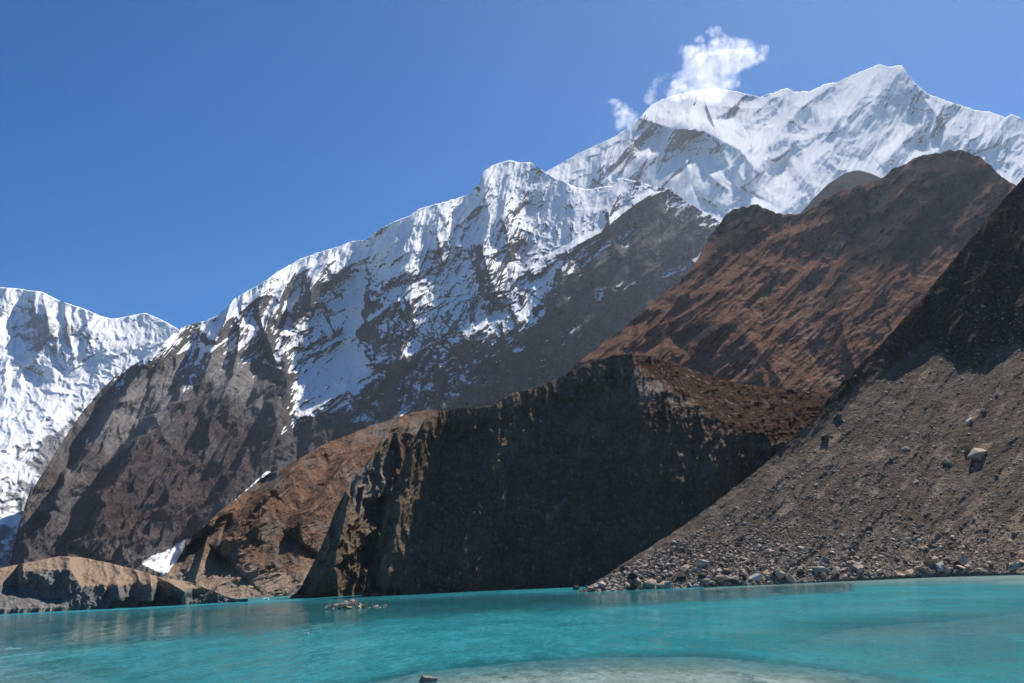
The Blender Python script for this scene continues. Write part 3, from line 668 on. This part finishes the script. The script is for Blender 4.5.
ruf = 1 - stroke(pxw, pyw + wv, [(-150, 636), (0, 633), (150, 625), (300, 614), (420, 607), (560, 601), (700, 595), (850, 587)], 17, 2.5, 1.0)
ruf = ruf + .9 * stroke(pxw, pyw + .5 * wv, [(-50, 617), (0, 614), (150, 607), (300, 599)], 1.6, 1.2)
ruf = np.clip(ruf + .55 * fbm(Xw / 70, Yw / 22, 4, 103) * (.3 + .7 * ruf), 0, 1.2)
ow = mesh_np('lake', np.stack([Xw, Yw, 0 * Xw], -1).reshape(-1, 3), grid_quads(m.sum(), nc), wat.m, True, {'turb': turbv, 'ruf': ruf})
tag(ow, 'turquoise glacial lake with ruffled surface', 'lake', kind='structure')

g = np.linspace(-1, 1, 60); gx, gy = np.meshgrid(g * 9000, (g + 1) * 2880 - 2000)
gm = NB('valley_gravel'); gm.l(gm.bsdf(gm.ramp(gm.noise(gm.obj(), .05, 8, .6), [(.35, (.10, .085, .07)), (.65, (.2, .17, .14))]), .9), gm.out.inputs['Surface'])
og = mesh_np('ground', np.stack([gx, gy, gx * 0 - 12], -1).reshape(-1, 3), grid_quads(60, 60), gm.m)
tag(og, 'stony valley floor', 'ground', kind='structure')

# ------------------------------------------------------------------ air
def box_mesh(name, lo, hi, mat):
    x0, y0, z0 = lo; x1, y1, z1 = hi
    v = np.array([(x, y, z) for z in (z0, z1) for y in (y0, y1) for x in (x0, x1)], float)
    q = np.array([(0, 2, 3, 1), (4, 5, 7, 6), (0, 1, 5, 4), (2, 6, 7, 3), (0, 4, 6, 2), (1, 3, 7, 5)])
    return mesh_np(name, v, q, mat, False)
hm = NB('thin_blue_air')
pv = hm.n('ShaderNodeVolumePrincipled'); pv.inputs['Color'].default_value = (.70, .82, 1, 1)
pv.inputs['Density'].default_value = 2.5e-5; pv.inputs['Anisotropy'].default_value = .45
hm.l(pv.outputs[0], hm.out.inputs['Volume'])
oh = box_mesh('haze', (-9400, -2100, -14), (9400, 4060, 1500), hm.m)
tag(oh, 'thin blue haze filling the valley air', 'haze', kind='stuff')

# ------------------------------------------------------------------ clouds on the summit ridge
SC.cycles.volume_bounces = 6; SC.cycles.volume_max_steps = 256
def cloud(name, label, blobs, D, seed, dens=.012, group=None):
    """blobs: (px, py, radius px); one soft volume inside a hull of merged balls"""
    bm = bmesh.new(); balls = []
    rnd = random.Random(seed)
    c0 = at(blobs[0][0], blobs[0][1], D)
    for bx, by, br in blobs:
        k = at(bx, by, D + rnd.uniform(-.6, .6) * br * D / F) - c0; r = br * D / F * 1.35
        balls.append((k, r))
        bmesh.ops.create_icosphere(bm, subdivisions=3, radius=r * 1.12, matrix=Matrix.Translation(k))
    me = bpy.data.meshes.new(name); bm.to_mesh(me); bm.free()
    tmp = bpy.data.objects.new('tmp', me); C.objects.link(tmp)
    md = tmp.modifiers.new('r', 'REMESH'); md.mode = 'VOXEL'; md.voxel_size = D / F * 2.0
    dg = bpy.context.evaluated_depsgraph_get()
    m2 = bpy.data.meshes.new_from_object(tmp.evaluated_get(dg)); bpy.data.objects.remove(tmp)
    m2.name = name
    b = NB(name + '_vapour'); p = b.obj(); u = D / F
    w = b.n('ShaderNodeTexNoise'); b.l(p, w.inputs['Vector']); w.inputs['Scale'].default_value = 1 / (14 * u); w.inputs['Detail'].default_value = 4
    wo = b.n('ShaderNodeVectorMath', operation='MULTIPLY_ADD'); b.l(w.outputs['Color'], wo.inputs[0])
    wo.inputs[1].default_value = (15 * u,) * 3; b.l(p, wo.inputs[2])
    ws = b.n('ShaderNodeVectorMath', operation='SUBTRACT'); b.l(wo.outputs[0], ws.inputs[0]); ws.inputs[1].default_value = (7.5 * u,) * 3
    s_ = None
    for k, r in balls:
        dn = b.n('ShaderNodeVectorMath', operation='DISTANCE'); b.l(ws.outputs[0], dn.inputs[0]); dn.inputs[1].default_value = tuple(k)
        q = b.math('SUBTRACT', 1.0, b.math('DIVIDE', dn.outputs['Value'], r))
        s_ = q if s_ is None else b.math('MAXIMUM', s_, q)
    n = b.noise(p, 1 / (11 * u), 7, .62, .3)
    f = b.math('ADD', b.math('MULTIPLY', s_, .9), b.math('MULTIPLY', b.math('SUBTRACT', n, .5), 3.8))
    f = b.math('MULTIPLY', b.step(f, -.1, 1.6), b.step(s_, 0.0, .3))
    pv = b.n('ShaderNodeVolumePrincipled'); pv.inputs['Color'].default_value = (.965, .97, .98, 1); pv.inputs['Anisotropy'].default_value = .25
    b.l(b.math('MULTIPLY', f, dens), pv.inputs['Density']); b.l(pv.outputs[0], b.out.inputs['Volume'])
    m2.materials.clear(); m2.materials.append(b.m)
    o = bpy.data.objects.new(name, m2); C.objects.link(o); o.location = c0
    return tag(o, label, 'cloud', group)
jc = np.argmin(np.abs(dA['PX'][0] - 690)); Dcl = dA['P'][-1, jc, 1] * .86
cloud('cloud', 'large white ragged cloud clinging to the snow ridge left of the summit',
      [(708, 76, 20), (700, 62, 17), (722, 55, 17), (738, 52, 14), (752, 53, 11), (760, 57, 8), (690, 55, 10), (684, 51, 7), (718, 44, 10), (726, 66, 15),
       (696, 88, 14), (716, 90, 14), (682, 84, 11), (674, 89, 8), (730, 82, 10), (686, 97, 8), (706, 97, 9), (676, 93, 9), (668, 92, 6), (712, 98, 9), (700, 40, 5), (745, 62, 9), (764, 50, 5), (694, 70, 12)], Dcl, 1, .012)
cloud('cloud', 'small white cloud puff at the left foot of the snow ridge', [(624, 112, 9), (617, 106, 8), (630, 118, 9), (622, 122, 8), (634, 124, 6), (612, 103, 5)], Dcl * .9, 2, .012)
cloud('cloud', 'thin curved cloud wisp just left of the large cloud', [(652, 92, 6), (651, 98, 6), (655, 84, 6), (660, 79, 5), (665, 77, 4), (654, 103, 4)], Dcl * .95, 3, .006)
cloud('cloud', 'tiny detached tuft of cloud floating above the large cloud', [(713, 31, 5), (718, 30, 5), (709, 31, 4)], Dcl, 4, .009)

# ------------------------------------------------------------------ rocks
def rock_mat(name, c0, c1, c2, sc=3.0):
    b = NB(name); p = b.obj()
    oi = b.n('ShaderNodeObjectInfo'); sh = b.n('ShaderNodeVectorMath', operation='ADD'); b.l(p, sh.inputs[0])
    rv = b.n('ShaderNodeCombineXYZ'); b.l(b.math('MULTIPLY', oi.outputs['Random'], 50), rv.inputs[0]); b.l(rv.outputs[0], sh.inputs[1])
    n = b.noise(sh.outputs[0], sc, 6, .65, .3); n2 = b.noise(b.mapping(sh.outputs[0], (1, 1, 4), (.4, .3, 0)), sc * 1.6, 5, .6)
    t = b.math('ADD', b.math('MULTIPLY', n, .5), b.math('ADD', b.math('MULTIPLY', n2, .25), b.math('MULTIPLY', oi.outputs['Random'], .25)))
    col = b.ramp(t, [(.32, c0), (.5, c1), (.68, c2)])
    b.l(b.bsdf(col, .85, b.bump(n, .12, .8), .2), b.out.inputs['Surface'])
    return b.m
M_TAN = rock_mat('tan_stone', (.26, .175, .115), (.38, .275, .195), (.50, .40, .30))
M_GREY = rock_mat('grey_stone', (.16, .14, .122), (.28, .25, .222), (.42, .39, .355))
M_DARK = rock_mat('dark_stone', (.035, .031, .027), (.06, .053, .046), (.095, .085, .075))
M_PALE = rock_mat('pale_stone', (.38, .34, .285), (.52, .475, .41), (.64, .595, .53))
M_PINK = rock_mat('pinkish_stone', (.28, .18, .125), (.40, .275, .20), (.52, .40, .31))
def hull(seed, sx, sy, sz, n=13):
    """angular broken stone: convex hull of points on a squashed ball, chipped"""
    rnd = random.Random(seed); bm = bmesh.new()
    for i in range(n):
        v = Vector((rnd.gauss(0, 1), rnd.gauss(0, 1), rnd.gauss(0, 1))).normalized()
        m = max(abs(v.x), abs(v.y), abs(v.z)); v = v.lerp(v / m, .45) * rnd.uniform(.72, 1.05)
        bm.verts.new((v.x * sx, v.y * sy, v.z * sz))
    r = bmesh.ops.convex_hull(bm, input=bm.verts)
    bmesh.ops.delete(bm, geom=list({g for g in r['geom_interior'] + r['geom_unused'] if isinstance(g, bmesh.types.BMVert)}), context='VERTS')
    bmesh.ops.bevel(bm, geom=list(bm.edges), offset=.05 * min(sx, sy, sz), segments=1, affect='EDGES')
    z = min(v.co.z for v in bm.verts)
    for v in bm.verts: v.co.z -= z * .75
    return bm
def rock_mesh(name, seed, s, mat):
    bm = hull(seed, *s); me = bpy.data.meshes.new(name); bm.to_mesh(me); bm.free(); me.materials.append(mat); return me
def put_rock(name, me, P, scale, rz, tilt=(0, 0), label=None, cat='rock', group=None, sc3=None):
    o = bpy.data.objects.new(name, me); C.objects.link(o)
    o.location = P; o.rotation_euler = (Matrix.Rotation(tilt[0], 3, 'X') @ Matrix.Rotation(tilt[1], 3, 'Y') @ Matrix.Rotation(rz, 3, 'Z')).to_euler(); o.scale = sc3 or (scale,) * 3
    return tag(o, label, cat, group)
PXh, PYh, Ph = dH['PX'], dH['PY'], dH['P']
def on_scree(px, py):
    j = int(np.clip(np.argmin(np.abs(PXh[0] - px)), 0, PXh.shape[1] - 1)); i = int(np.argmin(np.abs(PYh[:, j] - py)))
    return Ph[i, j].copy()
def on_lake(px, py, z=0.0):
    r = ray(px, py); k = (z - CAMH) / r[2]; return r * k + np.array([0, 0, CAMH])
# single rocks one can point at
def special(px, py, wpx, shape, mat, label, seed, rz=0, lake=False, tilt=(0, 0), sink=.2, name='boulder'):
    P = on_lake(px, py) if lake else on_scree(px, py)
    u = P[1] / F; r = wpx * u * .5 / shape[0]
    me = rock_mesh(name, seed, shape, mat); P = P - np.array([0, 0, sink * r * shape[2]])
    return put_rock(name, me, P, r, rz, tilt, label)
special(978, 458, 24, (1, .8, .72), M_TAN, 'largest tan block resting high on the right scree slope', 301, .3, tilt=(.75, -.1))
special(969, 450, 13, (1, .8, .8), M_TAN, 'tan block wedged against the largest tan block on the scree', 302, .8)
special(947, 463, 12, (1, .7, .6), M_TAN, 'reddish tan boulder just left of the largest tan block', 318, .5)
special(966, 575, 23, (1, .9, .42), M_PALE, 'pale flat-topped slab standing in the water near the right shore', 303, .2, True, (.28, -.1))
special(957, 569, 18, (1, .8, .34), M_GREY, 'grey slab leaning at the shore behind the pale slab in the water', 304, .5, True, (.4, -.2))
special(957, 563, 13, (1, .8, .5), M_DARK, 'dark flat boulder on the shore above the pale slab', 305, .1)
special(1010, 571, 30, (1, .8, .44), M_DARK, 'big dark rounded boulder at the waterline on the far right', 306, .2, True)
special(826, 442, 9, (.7, .6, 1.1), M_DARK, 'tall dark rock standing out on the upper left scree edge', 307, .3)
special(838, 417, 14, (1, .6, .5), M_DARK, 'dark outcrop rock low on the shaded scree crest', 308, .6)
special(906, 449, 11, (1, .6, .35), M_TAN, 'elongated tan slab lying tilted on the mid scree', 309, -.3, tilt=(.6, -.3))
special(969, 421, 11, (1, .6, .5), M_PALE, 'pale slab on the scree above the largest tan block', 310, .5, tilt=(.6, -.3))
special(983, 411, 7, (1, .7, .6), M_PALE, 'small white stone above the pale slab on the scree', 311, .5)
special(996, 396, 8, (1, .7, .5), M_PALE, 'white stone near the shadow edge on the upper right scree', 312, .9)
special(576, 590, 8, (1, .8, .8), M_DARK, 'outermost dark rock at the tip of the scree point', 313, .4, True)
special(591, 586, 12, (1, .8, .9), M_DARK, 'dark block at the tip of the scree point beside the water', 314, .9, True)
special(681, 580, 13, (1, .8, .85), M_DARK, 'dark upright block among the shoreline rocks', 315, .2)
special(733, 583, 15, (1, .8, .6), M_DARK, 'wide dark slab right of the upright dark block on the shore', 316, .5, tilt=(.3, .1))
special(756, 579, 17, (1, .7, .4), M_PALE, 'pale grey slab beside the wide dark slab on the shore', 317, .3, tilt=(.5, -.1))
special(428, 681, 24, (1, .8, .4), M_GREY, 'grey rock just breaking the water nearest the camera', 320, .2, True, sink=.45)

# shoreline boulders and stones up the slope: each an object of its own
rnd = random.Random(5)
def variants(kind, mat, seed, n=7):
    return [rock_mesh('boulder', seed + i, (1, rnd.uniform(.55, .95), rnd.uniform(.28, .65)), mat) for i in range(n)]
VT, VG, VD, VP = variants('t', M_TAN, 400), variants('g', M_GREY, 420), variants('d', M_DARK, 440), variants('p', M_PALE, 460)
VK = variants('k', M_PINK, 480)
GR = {'t': (VT, 'tan angular boulder among the shoreline rocks at the foot of the scree', 'tan shoreline boulders'),
      'g': (VG, 'grey angular boulder among the shoreline rocks at the foot of the scree', 'grey shoreline boulders'),
      'd': (VD, 'dark angular boulder among the shoreline rocks at the foot of the scree', 'dark shoreline boulders')}
shore_py = curve([(560, 596), (590, 593), (700, 588), (800, 582), (880, 577), (950, 572), (1024, 573), (1300, 560)])
for i in range(190):
    px = rnd.uniform(590, 1024) if i % 3 else rnd.uniform(600, 860)
    up_ = abs(rnd.gauss(0, 1)) * (13 if px < 900 else 8); py = float(shore_py(px)) - 1 - up_
    if py < float(ch(px)) + 2: py = float(shore_py(px)) - 1.5
    P = on_scree(px, py); u = P[1] / F
    w = min(20, max(5, rnd.lognormvariate(2.2, .36))) * (1.0 if up_ < 12 else .75)
    tanp = sst(660, 760, px) * .55 + .2
    k = 't' if rnd.random() < tanp else ('d' if rnd.random() < .32 else 'g')
    vs_, lab, grp = GR[k]
    r = w * u * .5
    put_rock('boulder', rnd.choice(vs_), P - np.array([0, 0, r * .15]), r, rnd.uniform(0, 6.3), (rnd.gauss(.5, .28), rnd.gauss(-.1, .25)), lab, 'rock', grp)
UP = {'t': (VT, 'tan stone scattered on the open scree slope above the shore', 'tan stones on the scree slope'),
      'g': (VG, 'grey stone scattered on the open scree slope above the shore', 'grey stones on the scree slope'),
      'p': (VP, 'pale stone scattered on the open scree slope above the shore', 'pale stones on the scree slope'),
      'd': (VD, 'dark stone scattered on the open scree slope above the shore', 'dark stones on the scree slope')}
cnt = 0
while cnt < 55:
    px = rnd.uniform(650, 1023); t = rnd.random() ** 1.2; lo = float(shore_py(px)) - 28; hi = max(float(ch(px)) + 4, 375)
    if hi > lo: continue
    py = lo + (hi - lo) * t
    P = on_scree(px, py); u = P[1] / F; w = min(9, max(3.0, rnd.lognormvariate(1.25, .33)))
    k = rnd.choices('tgpd', (4, 4, 3, .8))[0]; vs_, lab, grp = UP[k]; r = w * u * .5
    put_rock('stone', rnd.choice(vs_), P - np.array([0, 0, r * .3]), r, rnd.uniform(0, 6.3), (rnd.gauss(.6, .25), rnd.gauss(-.15, .25)), lab, 'rock', grp); cnt += 1
# rock islet
for i in range(42):
    px = rnd.gauss(345, 11) if i < 34 else rnd.uniform(368, 388)
    px = min(max(px, 312), 389)
    hh_ = max(0, 1 - abs(px - 344) / 30) * rnd.random() ** .7 * 9 if i < 34 else 0
    P = on_lake(px, 608.5 - (px - 345) * .055 + rnd.uniform(-1.5, 1)); u = P[1] / F; P[2] += hh_ * u * .8
    w = rnd.uniform(5, 9) if i < 34 else rnd.uniform(3.5, 7); r = w * u * .5
    dk = i % 5 == 4
    put_rock('boulder', rnd.choice(VD if dk else VK), P - np.array([0, 0, r * .3]), r, rnd.uniform(0, 6.3), (rnd.gauss(.35, .3), rnd.gauss(-.1, .25)),
             'dark stone in the small rock islet off the dark cliff' if dk else 'pinkish stone in the small rock islet off the dark cliff', 'rock',
             'dark stones of the rock islet' if dk else 'pinkish stones of the rock islet')
# rubble along the foot of the left mound
for i in range(34):
    px = rnd.uniform(2, 240); P = on_lake(px, hz(px) + 11.8 + rnd.uniform(-.8, 1.0)); u = P[1] / F; w = rnd.uniform(2.5, 6.5); r = w * u * .5
    put_rock('boulder', rnd.choice(VG), P - np.array([0, 0, r * .2]), r, rnd.uniform(0, 6.3), (rnd.gauss(.3, .3), rnd.gauss(-.1, .25)),
             'grey boulder at the waterline below the left moraine mound', 'rock', 'grey boulders below the left mound')
# ice on the left shore
M_ICE = rock_mat('glacier_ice', (.62, .70, .74), (.74, .80, .83), (.84, .88, .90))
for px, py, w, lab in ((4, 611, 14, 'blue white ice block stranded at the far left shore'), (38, 610, 8, 'thin white ice floe by the left end of the mound'),
                       (125, 606, 7, 'white ice floe beside the middle of the moraine mound'), (266, 599.5, 9, 'white ice floe off the tan talus shore right of the mound'),
                       (307, 634, 6, 'lone white ice chunk floating on the open lake')):
    special(px, py, w, (1, .7, .3), M_ICE, lab, 500 + px, .4, True, name='ice_floe')['category'] = 'ice'
# the countless small scree stones: one sheet of stones
rs = np.random.default_rng(3); N = 22000
px = rs.uniform(585, 1060, N); f = rs.random(N) ** 1.5
jj = np.clip(np.searchsorted(PXh[0], px), 0, PXh.shape[1] - 1)
nrow_ = PXh.shape[0]; ii = np.clip((f * nrow_ * .8).astype(int), 0, nrow_ - 1)
B = Ph[ii, jj]; u = B[:, 1] / F
up_px = PYh[0, jj] - PYh[ii, jj]
okm = PYh[ii, jj] > 300
B, u, up_px = B[okm], u[okm], up_px[okm]; N = len(B)
sz = np.exp(rs.normal(.12, .55, N)).clip(.5, 4.5) * np.where(up_px < 45, 1.5, 1.0) * u * .5
t_ = (1 + 5 ** .5) / 2
ico = np.array([(-1, t_, 0), (1, t_, 0), (-1, -t_, 0), (1, -t_, 0), (0, -1, t_), (0, 1, t_), (0, -1, -t_), (0, 1, -t_), (t_, 0, -1), (t_, 0, 1), (-t_, 0, -1), (-t_, 0, 1)]) / 1.9
tri = np.array([(0, 11, 5), (0, 5, 1), (0, 1, 7), (0, 7, 10), (0, 10, 11), (1, 5, 9), (5, 11, 4), (11, 10, 2), (10, 7, 6), (7, 1, 8), (3, 9, 4), (3, 4, 2), (3, 2, 6), (3, 6, 8), (3, 8, 9), (4, 9, 5), (2, 4, 11), (6, 2, 10), (8, 6, 7), (9, 8, 1)])
loc = ico[None] * (1 + rs.normal(0, .22, (N, 12, 1))) * rs.uniform(.55, 1.2, (N, 1, 3)) * np.array([1, 1, .62])
an = rs.uniform(0, 6.3, N); ca_, sa_ = np.cos(an)[:, None], np.sin(an)[:, None]
loc = np.stack([loc[..., 0] * ca_ - loc[..., 1] * sa_, loc[..., 0] * sa_ + loc[..., 1] * ca_, loc[..., 2]], -1)
loc = np.stack([loc[..., 0], loc[..., 1] * .83 - loc[..., 2] * .56, loc[..., 1] * .56 + loc[..., 2] * .83], -1)
V = B[:, None] + loc * sz[:, None, None]
FQ = (tri[None] + 12 * np.arange(N)[:, None, None]).reshape(-1, 3)
tone = np.repeat(rs.random(N), 12); warm = np.repeat(np.clip(rs.normal(.38, .3, N) + np.where(up_px < 45, .3, 0), 0, 1), 12)
sm = NB('scree_stone')
cs = sm.mix(sm.attr('warm'), sm.ramp(sm.attr('tone'), [(0, (.075, .058, .045)), (.6, (.20, .16, .128)), (.9, (.36, .31, .265)), (1, (.58, .53, .47))]),
            sm.ramp(sm.attr('tone'), [(0, (.10, .07, .052)), (.6, (.30, .215, .15)), (1, (.48, .37, .27))]))
sm.l(sm.bsdf(cs, .9), sm.out.inputs['Surface'])
tag(mesh_np('scree_stones', V.reshape(-1, 3), FQ, sm.m, False, {'tone': tone, 'warm': warm}), 'countless small stones strewn over the right scree slope', 'stones', kind='stuff')
